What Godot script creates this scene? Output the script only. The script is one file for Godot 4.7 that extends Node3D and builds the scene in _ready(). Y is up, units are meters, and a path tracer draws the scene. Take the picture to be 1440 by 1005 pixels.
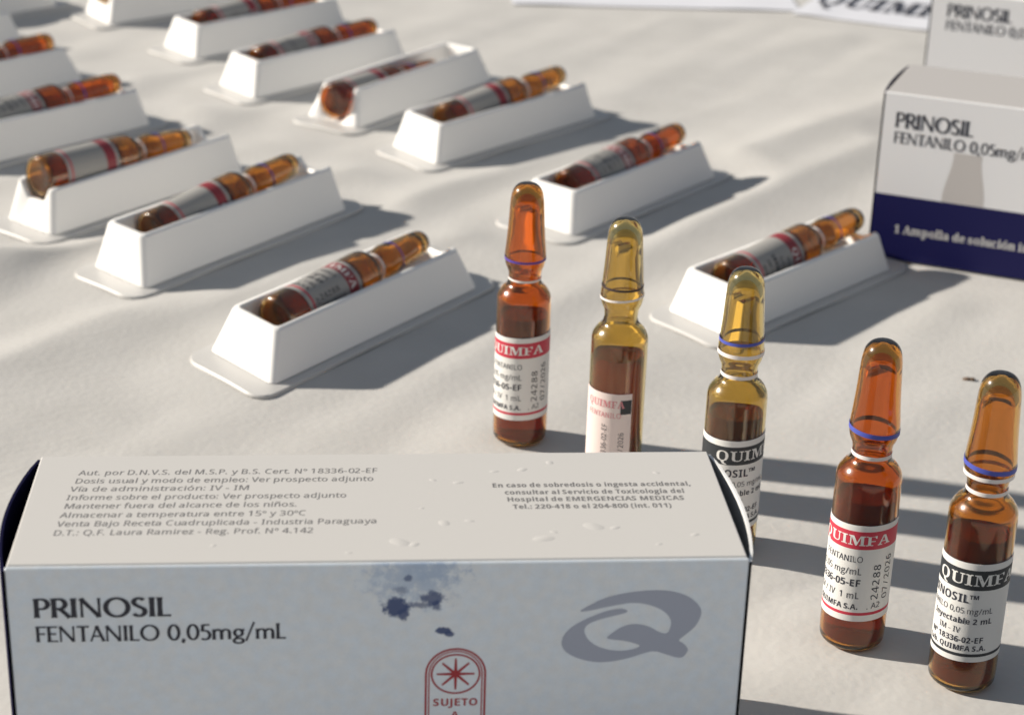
extends Node3D

const MM := 0.001
var rng := RandomNumberGenerator.new()
var used_names := {}
var glyph_cache := {}
var M := {}

# ------------------------------------------------------------------ helpers
func lin(r: float, g: float, b: float, a := 1.0) -> Color:
	var c := Color(r, g, b).linear_to_srgb()
	c.a = a
	return c

func mat(col: Color, rough := 0.6, spec := 0.5) -> StandardMaterial3D:
	var m := StandardMaterial3D.new()
	m.albedo_color = col
	m.roughness = rough
	m.metallic_specular = spec
	return m

func glass_mat(r: float, g: float, b: float, scale := 0.05) -> StandardMaterial3D:
	var m := mat(lin(r, g, b, 0.0), 0.035)
	m.refraction_enabled = true
	m.refraction_scale = scale
	m.transparency = BaseMaterial3D.TRANSPARENCY_ALPHA
	return m

func numbered(called: String) -> String:
	var n: int = used_names.get(called, 0)
	used_names[called] = n + 1
	return called if n == 0 else "%s_%03d" % [called, n]

func tag(o: Node3D, label: String, category: String, group := "") -> void:
	o.set_meta("label", label)
	o.set_meta("category", category)
	if group:
		o.set_meta("group", group)

func thing(called: String, label: String, category: String, xf: Transform3D, group := "") -> Node3D:
	var o := Node3D.new()
	o.name = numbered(called)
	add_child(o)
	o.transform = xf
	tag(o, label, category, group)
	return o

func part(called: String, mesh: Mesh, m: Material, parent: Node3D, at := Transform3D()) -> MeshInstance3D:
	var o := MeshInstance3D.new()
	o.name = called
	o.mesh = mesh
	o.material_override = m
	o.cast_shadow = GeometryInstance3D.SHADOW_CASTING_SETTING_ON
	o.transform = at
	parent.add_child(o, true)
	return o

func begin() -> SurfaceTool:
	var st := SurfaceTool.new()
	st.begin(Mesh.PRIMITIVE_TRIANGLES)
	return st

func done(st: SurfaceTool) -> ArrayMesh:
	st.generate_normals()
	return st.commit()

func quad(st: SurfaceTool, a: Vector3, b: Vector3, c: Vector3, d: Vector3) -> void:
	# a b c d counted counter-clockwise seen from outside; emitted clockwise
	for v in [a, c, b, a, d, c]:
		st.add_vertex(v)

# a box with bevelled edges, flat shaded
func bevel_box(st: SurfaceTool, lo: Vector3, hi: Vector3, b: float) -> void:
	st.set_smooth_group(-1)
	var c := (lo + hi) / 2.0
	var h := (hi - lo) / 2.0
	b = minf(b, minf(h.x, minf(h.y, h.z)) * 0.95)
	var pts := {}
	var put := func(v: Vector3) -> void:
		st.set_uv(Vector2((v.x - lo.x) / (hi.x - lo.x), 1.0 - (v.y - lo.y) / (hi.y - lo.y)))
		st.add_vertex(v)
	var face4 := func(a: Vector3, b2: Vector3, c2: Vector3, d: Vector3) -> void:
		for v in [a, c2, b2, a, d, c2]:
			put.call(v)
	for sx in [-1, 1]:
		for sy in [-1, 1]:
			for sz in [-1, 1]:
				for ax in 3:
					var v := Vector3(h.x - b, h.y - b, h.z - b)
					v[ax] += b
					pts[[sx, sy, sz, ax]] = c + Vector3(v.x * sx, v.y * sy, v.z * sz)
	for ax in 3:
		var u := (ax + 1) % 3
		var w := (ax + 2) % 3
		for s in [-1, 1]:
			var ring := []
			for k in [[-1, -1], [1, -1], [1, 1], [-1, 1]]:
				var key := [0, 0, 0, ax]
				key[ax] = s
				key[u] = k[0]
				key[w] = k[1]
				ring.append(pts[key])
			if s < 0:
				ring.reverse()
			face4.call(ring[0], ring[1], ring[2], ring[3])
	for ax in 3:  # the edges that run along ax
		var u := (ax + 1) % 3
		var w := (ax + 2) % 3
		for su in [-1, 1]:
			for sw in [-1, 1]:
				var k0 := [0, 0, 0, u]
				k0[u] = su; k0[w] = sw; k0[ax] = -1
				var k1 := k0.duplicate(); k1[ax] = 1
				var k2 := k1.duplicate(); k2[3] = w
				var k3 := k0.duplicate(); k3[3] = w
				var q := [pts[k0], pts[k1], pts[k2], pts[k3]]
				var n: Vector3 = (q[1] - q[0]).cross(q[2] - q[0])
				var out := Vector3.ZERO
				out[u] = su; out[w] = sw
				if n.dot(out) < 0:
					q.reverse()
				face4.call(q[0], q[1], q[2], q[3])
	for sx in [-1, 1]:
		for sy in [-1, 1]:
			for sz in [-1, 1]:
				var t := [pts[[sx, sy, sz, 0]], pts[[sx, sy, sz, 1]], pts[[sx, sy, sz, 2]]]
				if (t[1] - t[0]).cross(t[2] - t[0]).dot(Vector3(sx, sy, sz)) > 0:
					t.reverse()
				for v in t:
					put.call(v)

func slab(lo: Vector3, hi: Vector3, b: float) -> ArrayMesh:
	var st := begin()
	bevel_box(st, lo, hi, b)
	return done(st)

# surface of revolution round y; profile from bottom to top (r, y); inward = normals toward the axis
func lathe(st: SurfaceTool, profile: PackedVector2Array, segs: int, inward: bool) -> void:
	var base: int = st.get_meta("count", 0)
	st.set_smooth_group(0)
	for p in profile:
		for k in segs:
			var a := TAU * k / segs
			st.add_vertex(Vector3(p.x * sin(a), p.y, p.x * cos(a)))
	for i in profile.size() - 1:
		for k in segs:
			var a0 := base + i * segs + k
			var a1 := base + i * segs + (k + 1) % segs
			var b0 := a0 + segs
			var b1 := a1 + segs
			var tri := [a0, b0, a1, a1, b0, b1]
			if inward:
				tri.reverse()
			for v in tri:
				st.add_index(v)
	st.set_meta("count", base + profile.size() * segs)

# curve through (y, r) stations, smooth
func spline(stations: Array, steps: int) -> PackedVector2Array:
	var c := Curve2D.new()
	for i in stations.size():
		var p := Vector2(stations[i][0], stations[i][1])
		var prev := Vector2(stations[maxi(i - 1, 0)][0], stations[maxi(i - 1, 0)][1])
		var next := Vector2(stations[mini(i + 1, stations.size() - 1)][0], stations[mini(i + 1, stations.size() - 1)][1])
		var t := (next - prev).normalized()
		c.add_point(p, -t * p.distance_to(prev) * 0.36, t * p.distance_to(next) * 0.36)
	var out := PackedVector2Array()
	for i in stations.size() - 1:
		for k in steps:
			out.append(c.sample(i, float(k) / steps))
	out.append(Vector2(stations[-1][0], stations[-1][1]))
	return out

# ------------------------------------------------------------------ lettering
func letters(text: String, face: String, bold: bool) -> PackedVector3Array:
	var key := [text, face, bold]
	if glyph_cache.has(key):
		return glyph_cache[key]
	var font := SystemFont.new()
	font.font_names = PackedStringArray([face])
	font.font_weight = 700 if bold else 400
	var out := PackedVector3Array()
	var base := 0.0
	var cap := 1.0
	for t in ["H", text]:
		var tm := TextMesh.new()
		tm.font = font
		tm.font_size = 32
		tm.pixel_size = 0.01
		tm.depth = 0.0
		tm.curve_step = 3.0
		tm.horizontal_alignment = HORIZONTAL_ALIGNMENT_LEFT
		tm.text = t
		var arr := tm.get_mesh_arrays()
		var v: PackedVector3Array = arr[Mesh.ARRAY_VERTEX]
		var idx: PackedInt32Array = arr[Mesh.ARRAY_INDEX]
		if t == "H" and base == 0.0:
			var box := tm.get_aabb()
			base = box.position.y
			cap = box.size.y
			if text != "H":
				continue
		for i in idx:
			out.append(Vector3(v[i].x / cap, (v[i].y - base) / cap, 0))
	glyph_cache[key] = out
	return out

func width_of(g: PackedVector3Array) -> float:
	var w := 0.0
	for v in g:
		w = maxf(w, v.x)
	return w

# write on a flat face: place maps text space (x along, y up, z out) in metres
func write_flat(st: SurfaceTool, place: Transform3D, g: PackedVector3Array, x: float, y: float, cap: float, width := 0.0, slant := 0.0) -> void:
	var sx := cap
	if width > 0.0:
		sx = width / width_of(g)
	st.set_smooth_group(-1)
	for v in g:
		st.add_vertex(place * Vector3(x + v.x * sx + v.y * cap * slant, y + v.y * cap, v.z * cap))

# write on a cylinder of radius r round y, starting at arc length s (0 faces +z)
func write_round(st: SurfaceTool, g: PackedVector3Array, r: float, s: float, y: float, cap: float, squeeze := 1.0, upward := false, tilt := 0.0) -> void:
	st.set_smooth_group(0)
	for v in g:
		var dx := v.x * cap * squeeze
		var dy := v.y * cap
		if upward:
			var t := dx
			dx = -dy
			dy = t
		var a := (s + dx) / r
		st.add_vertex(Vector3(r * sin(a), y + dy + tilt * (s + dx), r * cos(a)))

# capitals drawn with a broad pen: thick uprights, thin bars, flared ends
func pen_glyphs() -> Dictionary:
	var arc := func(cx: float, cy: float, rx: float, ry: float, a0: float, a1: float, n: int) -> Array:
		var out := []
		for i in n + 1:
			var a := deg_to_rad(lerpf(a0, a1, float(i) / n))
			out.append(Vector2(cx + rx * cos(a), cy + ry * sin(a)))
		return out
	var stem := func(x: float) -> Array: return [Vector2(x, 0), Vector2(x, 1)]
	var g := {}
	var bowl: Array = [Vector2(0.1, 0.965), Vector2(0.3, 0.965)] + arc.call(0.3, 0.715, 0.22, 0.25, 90, -90, 14) + [Vector2(0.1, 0.465)]
	g["P"] = [0.64, [stem.call(0.1), bowl]]
	g["R"] = [0.70, [stem.call(0.1), bowl, [Vector2(0.32, 0.47), Vector2(0.66, 0.0)]]]
	g["I"] = [0.31, [stem.call(0.12)]]
	g["N"] = [0.90, [[Vector2(0.1, 0), Vector2(0.1, 1), "thin"], [Vector2(0.08, 0.98), Vector2(0.74, 0.02)], [Vector2(0.74, 0), Vector2(0.74, 1), "thin"]]]
	g["O"] = [1.02, [arc.call(0.49, 0.5, 0.41, 0.475, 0, 360, 36)]]
	var s: Array = arc.call(0.29, 0.74, 0.2, 0.225, 35, 180, 12) + [Vector2(0.14, 0.64), Vector2(0.25, 0.55), Vector2(0.38, 0.46)] + arc.call(0.28, 0.27, 0.215, 0.235, 40, -150, 14)
	g["S"] = [0.64, [s]]
	g["L"] = [0.54, [stem.call(0.1), [Vector2(0.06, 0.04), Vector2(0.5, 0.04)]]]
	g["F"] = [0.56, [stem.call(0.1), [Vector2(0.06, 0.96), Vector2(0.52, 0.96)], [Vector2(0.06, 0.52), Vector2(0.46, 0.52)]]]
	g["E"] = [0.58, [stem.call(0.1), [Vector2(0.06, 0.96), Vector2(0.52, 0.96)], [Vector2(0.06, 0.52), Vector2(0.46, 0.52)], [Vector2(0.06, 0.04), Vector2(0.53, 0.04)]]]
	g["T"] = [0.64, [stem.call(0.32), [Vector2(0.02, 0.96), Vector2(0.62, 0.96)]]]
	g["A"] = [0.78, [[Vector2(0.06, 0), Vector2(0.38, 1), "thin"], [Vector2(0.36, 1), Vector2(0.7, 0)], [Vector2(0.18, 0.34), Vector2(0.58, 0.34)]]]
	g["0"] = [0.66, [arc.call(0.32, 0.5, 0.25, 0.475, 0, 360, 28)]]
	g["5"] = [0.62, [[Vector2(0.5, 0.96), Vector2(0.18, 0.96)], [Vector2(0.17, 0.97), Vector2(0.13, 0.55)], [Vector2(0.13, 0.57)] + arc.call(0.26, 0.3, 0.25, 0.285, 95, -130, 16)]]
	g[","] = [0.3, [[Vector2(0.16, 0.08), Vector2(0.1, -0.17)]]]
	g["/"] = [0.5, [[Vector2(0.02, -0.1), Vector2(0.44, 1.1), "thin"]]]
	g["m"] = [1.04, [[Vector2(0.1, 0), Vector2(0.1, 0.66)], [Vector2(0.1, 0.5)] + arc.call(0.3, 0.45, 0.18, 0.19, 150, 0, 10) + [Vector2(0.48, 0)], [Vector2(0.48, 0.5)] + arc.call(0.7, 0.45, 0.18, 0.19, 150, 0, 10) + [Vector2(0.88, 0)]]]
	g["g"] = [0.66, [arc.call(0.3, 0.42, 0.2, 0.22, 0, 360, 22), arc.call(0.3, -0.1, 0.24, 0.16, 0, 360, 22), [Vector2(0.28, 0.2), Vector2(0.16, 0.1), Vector2(0.3, 0.05)], [Vector2(0.46, 0.58), Vector2(0.6, 0.63)]]]
	g[" "] = [0.36, []]
	return g

func pen_text(text: String, thick: float, thin: float) -> PackedVector3Array:
	var g := pen_glyphs()
	var out := PackedVector3Array()
	var x := -0.03
	var lift := 0.0
	for ch in text:
		var d: Array = g[ch]
		for stroke in d[1]:
			lift += 0.004
			if lift > 0.024:
				lift = 0.004
			var pts: Array = stroke.duplicate()
			var slim: bool = pts[-1] is String
			if slim:
				pts.pop_back()
			var n := pts.size()
			var rim_a := []
			var rim_b := []
			if n == 2:  # a straight stroke waists in the middle and flares at its ends
				var p0: Vector2 = pts[0]
				var p1: Vector2 = pts[1]
				pts = [p0, p0.lerp(p1, 0.12), p0.lerp(p1, 0.5), p0.lerp(p1, 0.88), p1]
				n = 5
			for i in n:
				var dir: Vector2 = (pts[mini(i + 1, n - 1)] - pts[maxi(i - 1, 0)]).normalized()
				if n > 5 and pts[0].is_equal_approx(pts[-1]) and (i == 0 or i == n - 1):
					dir = (pts[1] - pts[n - 2]).normalized()
				var w := thin if slim else lerpf(thin, thick, pow(absf(dir.y), 1.3))
				if n == 5:
					w *= [1.3, 1.04, 0.94, 1.04, 1.3][i]
				var side := Vector2(-dir.y, dir.x) * w / 2.0
				rim_a.append(pts[i] + side)
				rim_b.append(pts[i] - side)
			for i in n - 1:
				for p in [rim_a[i], rim_a[i + 1], rim_b[i], rim_b[i], rim_a[i + 1], rim_b[i + 1]]:
					out.append(Vector3(p.x + x, p.y, lift))
		x += d[0]
	return out

# ------------------------------------------------------------------ tablecloth
var cloth_mean := 0.0
var footprints := []   # [a, b, radius] capsules on the cloth where things lie

func cloth_height(x: float, z: float, n1: FastNoiseLite, n2: FastNoiseLite, n3: FastNoiseLite) -> float:
	var a := deg_to_rad(61.0)
	var along := x * cos(a) - z * sin(a)
	var across := x * sin(a) + z * cos(a)
	var h := 0.8 * n1.get_noise_2d(along * 130.0, across * 1050.0)
	h += 0.07 * n2.get_noise_2d(along * 500.0, across * 2600.0)
	h += 0.015 * n3.get_noise_2d(x * 6000.0, z * 6000.0)
	# three long soft folds
	for f in [[-0.425, 0.020, 1.5], [-0.374, 0.016, 1.2], [-0.333, 0.019, 1.8], [-0.293, 0.012, 1.0], [-0.258, 0.018, 1.7], [-0.214, 0.015, 1.3], [-0.176, 0.020, 1.8], [-0.13, 0.015, 1.2], [-0.467, 0.016, 1.5], [-0.51, 0.022, 1.7], [-0.085, 0.019, 1.6], [-0.04, 0.02, 1.5], [0.005, 0.02, 1.5]]:
		var t: float = (across - f[0] - 0.006 * sin(along * 13.0 + f[0] * 70.0) - 0.16 * f[2] * (along - 0.55) * absf(sin(f[0] * 91.0))) / f[1]
		h += 2.7 * f[2] * exp(-pow(absf(t), 1.5)) * (0.55 + 0.45 * sin(along * 11.0 + f[0] * 140.0))
	var free := 1.0
	var p := Vector2(x, z)
	for f in footprints:
		var q: Vector2 = Geometry2D.get_closest_point_to_segment(p, f[0], f[1])
		free = minf(free, smoothstep(f[2], f[2] + 0.02, p.distance_to(q)))
	return lerpf(-0.3, h - cloth_mean, free) * MM

func build_cloth() -> void:
	var n1 := FastNoiseLite.new(); n1.seed = 11; n1.frequency = 0.02; n1.fractal_octaves = 2
	var n2 := FastNoiseLite.new(); n2.seed = 5; n2.frequency = 0.02; n2.fractal_octaves = 2
	var n3 := FastNoiseLite.new(); n3.seed = 23; n3.frequency = 0.02; n3.fractal_octaves = 2
	var total := 0.0
	var lying_on := footprints
	footprints = []
	for i in 400:
		total += cloth_height(lerpf(-0.2, 0.2, (i % 20) / 19.0), lerpf(-0.85, -0.3, (i / 20) / 19.0), n1, n2, n3) / MM
	cloth_mean = total / 400.0
	footprints = lying_on
	var xs := [-1.4, -1.0, -0.7, -0.5, -0.4]
	var x := -0.33
	while x < 0.33:
		xs.append(x)
		x += 0.0026
	xs += [0.4, 0.5, 0.7, 1.0, 1.4]
	var zs := [-2.4, -1.8, -1.4, -1.2, -1.1]
	var z := -1.03
	while z < -0.2:
		zs.append(z)
		z += 0.0026
	zs += [-0.15, -0.05, 0.1, 0.3, 0.5]
	var st := begin()
	st.set_smooth_group(0)
	var w := xs.size()
	for zz in zs:
		for xx in xs:
			st.set_uv(Vector2(xx, zz))
			st.add_vertex(Vector3(xx, cloth_height(xx, zz, n1, n2, n3), zz))
	for j in zs.size() - 1:
		for i in w - 1:
			var k := j * w + i
			for v in [k, k + 1, k + w, k + 1, k + w + 1, k + w]:
				st.add_index(v)
	st.generate_normals()
	var weave := NoiseTexture2D.new()
	weave.width = 512
	weave.height = 512
	weave.seamless = true
	var wn := FastNoiseLite.new()
	wn.seed = 3
	wn.frequency = 0.11
	wn.fractal_octaves = 3
	weave.noise = wn
	var tone := NoiseTexture2D.new()
	tone.width = 512
	tone.height = 512
	tone.seamless = true
	var tn := FastNoiseLite.new()
	tn.seed = 31
	tn.frequency = 0.012
	tn.fractal_octaves = 5
	tone.noise = tn
	var ramp := Gradient.new()
	ramp.set_color(0, lin(0.485, 0.474, 0.452))
	ramp.set_color(1, lin(0.535, 0.523, 0.50))
	tone.color_ramp = ramp
	var m := mat(Color.WHITE, 0.92, 0.3)
	m.albedo_texture = tone
	m.uv1_scale = Vector3(3.1, 3.1, 1)
	m.uv1_triplanar = true
	m.uv1_scale = Vector3(6, 6, 6)
	m.heightmap_enabled = true
	m.heightmap_texture = weave
	m.heightmap_scale = 0.008
	m.rim_enabled = true
	m.rim = 0.25
	var o := MeshInstance3D.new()
	o.name = "tablecloth"
	o.mesh = st.commit()
	o.material_override = m
	add_child(o)
	tag(o, "white wrinkled tablecloth with soft folds under all the trays, ampoules and cartons", "tablecloth")

# ------------------------------------------------------------------ glass ampoule
const BODY := 6.15
var glass_mesh: ArrayMesh
var liquid_mesh: ArrayMesh
var resting_mesh: ArrayMesh   # liquid of a lying ampoule, shaped to darken the label zone like shade

func build_ampoule_meshes() -> void:
	# (radius, height) in mm
	var outside := [[0.0, 0.55], [2.6, 0.45], [4.6, 0.1], [5.6, 0.35], [BODY, 1.5], [BODY, 9.0], [BODY, 22.0], [BODY, 34.0], [5.95, 35.8], [5.1, 37.3], [4.05, 38.4], [3.65, 39.5], [3.62, 40.4], [3.8, 41.6], [4.36, 43.0], [4.64, 44.6], [4.58, 46.0], [4.35, 48.5], [4.08, 52.0], [3.85, 56.0], [3.6, 58.8], [3.05, 60.6], [1.9, 61.7], [0.0, 62.0]]
	var inside := [[0.0, 1.25], [2.6, 1.15], [4.6, 0.95], [5.3, 1.3], [5.6, 2.2], [5.6, 9.0], [5.6, 22.0], [5.6, 33.9], [5.4, 35.3], [4.5, 36.6], [3.35, 37.9], [2.95, 39.4], [2.92, 40.5], [3.15, 41.9], [3.7, 43.3], [3.95, 44.7], [3.85, 46.0], [3.5, 48.5], [3.15, 52.0], [2.85, 56.0], [2.35, 58.0], [1.7, 59.1], [0.9, 59.7], [0.0, 59.9]]
	var st := begin()
	var scale := func(a: Array) -> Array: return a.map(func(p): return [p[0] * MM, p[1] * MM])
	lathe(st, spline(scale.call(outside), 4), 56, false)
	lathe(st, spline(scale.call(inside), 4), 56, true)
	glass_mesh = done(st)
	st = begin()
	var fill := [[0.0, 1.32], [2.6, 1.22], [4.55, 1.02], [5.24, 1.36], [5.545, 2.3], [5.545, 9.0], [5.545, 22.0], [5.545, 31.4], [5.3, 31.05], [4.4, 30.8], [2.5, 30.65], [0.0, 30.6]]
	lathe(st, spline(scale.call(fill), 3), 56, false)
	liquid_mesh = done(st)
	st = begin()
	var pool := [[0.0, 8.2], [4.4, 8.1], [5.3, 7.7], [5.545, 8.2], [5.545, 15.0], [5.545, 22.0], [5.545, 28.6], [5.3, 29.0], [4.4, 28.7], [0.0, 28.6]]
	lathe(st, spline(scale.call(pool), 3), 56, false)
	resting_mesh = done(st)

# a band of paper or paint round the body: closed thin shell from arc s0 to s1 (mm), y0 to y1 (mm)
func sleeve(r_in: float, r_out: float, s0: float, s1: float, y0: float, y1: float, tilt := 0.0) -> ArrayMesh:
	var st := begin()
	var n := maxi(6, int((s1 - s0) / 0.5))
	st.set_smooth_group(-1)
	var full := (s1 - s0) >= TAU * r_out - 0.02
	var ring := []
	for i in n + 1:
		var s := lerpf(s0, s1, float(i) / n)
		var a := s / r_out
		var d := Vector3(sin(a), 0, cos(a))
		var lift := Vector3(0, tilt * r_out * sin(a), 0)
		ring.append([d * r_in + Vector3(0, y0, 0) + lift, d * r_out + Vector3(0, y0, 0) + lift, d * r_out + Vector3(0, y1, 0) + lift, d * r_in + Vector3(0, y1, 0) + lift])
	for i in n:
		for k in 4:
			var p: Array = ring[i]
			var q: Array = ring[i + 1]
			st.set_smooth_group(k + 1)
			quad(st, p[k] * MM, q[k] * MM, q[(k + 1) % 4] * MM, p[(k + 1) % 4] * MM)
	if not full:
		st.set_smooth_group(-1)
		quad(st, ring[0][0] * MM, ring[0][1] * MM, ring[0][2] * MM, ring[0][3] * MM)
		quad(st, ring[n][3] * MM, ring[n][2] * MM, ring[n][1] * MM, ring[n][0] * MM)
	return done(st)

func label_red(root: Node3D) -> void:
	var circ := TAU * 6.24
	var white := part("label", sleeve(6.18, 6.24, -circ / 2, circ / 2, 7.0, 27.2, 0.06), M.paper, root)
	part("red_band", sleeve(6.245, 6.265, -circ / 2, circ / 2 - 0.1, 22.3, 26.0, 0.06), M.red_ink, white)
	part("red_line", sleeve(6.245, 6.265, -circ / 2, circ / 2 - 0.1, 8.3, 8.9, 0.06), M.red_ink, white)
	var r := 6.29 * MM
	var st := begin()
	var maker := letters("QUIMFA", "Droid Serif", true)
	write_round(st, maker, r, -8.6 * MM, 23.15 * MM, 2.0 * MM, 1.35, false, 0.06)
	part("maker_name", done(st), M.paper, white)
	st = begin()
	for l in [["FENTANILO", 19.6, 1.25, false], ["0,05 mg/mL", 17.0, 1.35, false], ["18336-05-EF", 14.5, 1.45, true], ["IM / IV  1 mL", 11.9, 1.35, false], ["QUIMFA S.A.", 9.6, 1.15, true]]:
		var g := letters(l[0], "Droid Sans", l[3])
		write_round(st, g, r, (1.6 - width_of(g) * l[2]) * MM, l[1] * MM, l[2] * MM, 1.0, false, 0.06)
	write_round(st, letters("24288", "Droid Sans Mono", true), r, 5.4 * MM, 11.6 * MM, 1.5 * MM, 1.3, true)
	write_round(st, letters("07/2026", "Droid Sans Mono", true), r, 7.9 * MM, 11.4 * MM, 1.5 * MM, 1.15, true)
	write_round(st, letters(". A2", "Droid Sans", false), r, 3.2 * MM, 9.6 * MM, 1.2 * MM, 1.1, false, 0.06)
	part("printing", done(st), M.print_ink, white)

func label_black(root: Node3D) -> void:
	var circ := TAU * 6.24
	var white := part("label", sleeve(6.18, 6.24, -circ / 2, circ / 2, 7.0, 27.2, 0.05), M.paper, root)
	part("black_band", sleeve(6.245, 6.265, -circ / 2, circ / 2 - 0.1, 21.9, 25.9, 0.05), M.dark_band, white)
	part("black_line", sleeve(6.245, 6.265, -circ / 2, circ / 2 - 0.1, 8.1, 8.7, 0.05), M.dark_band, white)
	var r := 6.29 * MM
	var st := begin()
	write_round(st, letters("QUIMFA", "Droid Serif", true), r, -6.4 * MM, 22.8 * MM, 2.25 * MM, 1.3, false, 0.05)
	part("maker_name", done(st), M.paper, white)
	st = begin()
	write_round(st, letters("PRINOSIL™", "Droid Sans", true), r, -10.0 * MM, 19.2 * MM, 1.7 * MM, 1.0, false, 0.05)
	for l in [["FENTANILO 0,05 mg/mL", 17.0, 1.15, false, -11.0], ["Inyectable 2 mL", 14.9, 1.15, true, -6.6], ["IM - IV", 12.9, 1.15, false, -4.6], ["Nº 18336-02-EF", 11.0, 1.15, true, -6.8], ["Lab. QUIMFA S.A.", 9.3, 1.1, true, -7.4]]:
		write_round(st, letters(l[0], "Droid Sans", l[3]), r, l[4] * MM, l[1] * MM, l[2] * MM, 1.0, false, 0.05)
	part("printing", done(st), M.print_ink, white)

func label_pink(root: Node3D) -> void:
	var white := part("label", sleeve(6.18, 6.24, -14.5, 3.2, 5.5, 24.0), M.blush_paper, root)
	part("black_mark", sleeve(6.245, 6.265, 0.6, 3.1, 19.3, 22.6), M.dark_band, white)
	var r := 6.29 * MM
	var st := begin()
	write_round(st, letters("QUIMFA", "Droid Serif", true), r, -7.6 * MM, 20.8 * MM, 1.6 * MM, 1.0)
	write_round(st, letters("FENTANILO", "Droid Sans", false), r, -7.4 * MM, 18.4 * MM, 1.2 * MM)
	part("maker_name", done(st), M.pink_ink, white)
	st = begin()
	write_round(st, letters("18336-02-EF", "Droid Sans", false), r, -2.2 * MM, 8.0 * MM, 1.2 * MM, 1.0, true)
	write_round(st, letters("07/2026", "Droid Sans Mono", false), r, 1.6 * MM, 8.4 * MM, 1.2 * MM, 1.0, true)
	part("printing", done(st), M.print_ink, white)

func make_ampoule(kind: String, glass: Material, rings: Array, label: String, xf: Transform3D, group: String) -> Node3D:
	var root := thing("glass_ampoule", label, "ampoule", xf, group)
	part("glass_body", glass_mesh, glass, root)
	part("liquid", liquid_mesh, M.liquid, root)
	match kind:
		"red": label_red(root)
		"black": label_black(root)
		"pink": label_pink(root)
	for ring in rings:   # name, material, radius under the paint, height, thickness
		var c: float = TAU * (ring[2] + 0.05)
		part(ring[0], sleeve(ring[2], ring[2] + 0.05, -c / 2, c / 2, ring[3], ring[3] + ring[4], ring[5] if ring.size() > 5 else 0.0), ring[1], root)
	return root

# labels in the trays get darker colours, the tray shade painted in
func shade_label(o: Node3D) -> void:
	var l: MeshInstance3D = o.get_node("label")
	l.material_override = M.shaded_paper
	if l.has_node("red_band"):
		l.get_node("red_band").material_override = M.shaded_red

# a lying copy of an ampoule that was built before
func lay(source: Node3D, label: String, xf: Transform3D) -> Node3D:
	var o: Node3D = source.duplicate()
	o.name = numbered("glass_ampoule")
	add_child(o)
	o.transform = xf
	o.get_node("liquid").mesh = resting_mesh
	shade_label(o)
	tag(o, label, "ampoule", "ampoules lying in the white trays")
	return o

# ------------------------------------------------------------------ white blister tray
func loop_of(l: float, w: float, r: float) -> PackedVector2Array:
	# rounded rectangle, even numbers of points on sides and corners, counter-clockwise in (x, z) seen from above (z down)
	var out := PackedVector2Array()
	var corner := 5
	var hl := l / 2 - r
	var hw := w / 2 - r
	for c in [[1, 1, 0], [-1, 1, 90], [-1, -1, 180], [1, -1, 270]]:
		for k in corner + 1:
			var a := deg_to_rad(c[2] + 90.0 * k / corner)
			out.append(Vector2(c[0] * hl + r * cos(a), c[1] * hw + r * sin(a)))
		var a_end := out[-1]
		var nx: Array = {0: [-1, 1, 90], 90: [-1, -1, 180], 180: [1, -1, 270], 270: [1, 1, 0]}[c[2]]
		var a_next := Vector2(nx[0] * hl + r * cos(deg_to_rad(nx[2])), nx[1] * hw + r * sin(deg_to_rad(nx[2])))
		for k in range(1, 10):
			out.append(a_end.lerp(a_next, k / 10.0))
	return out

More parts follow.
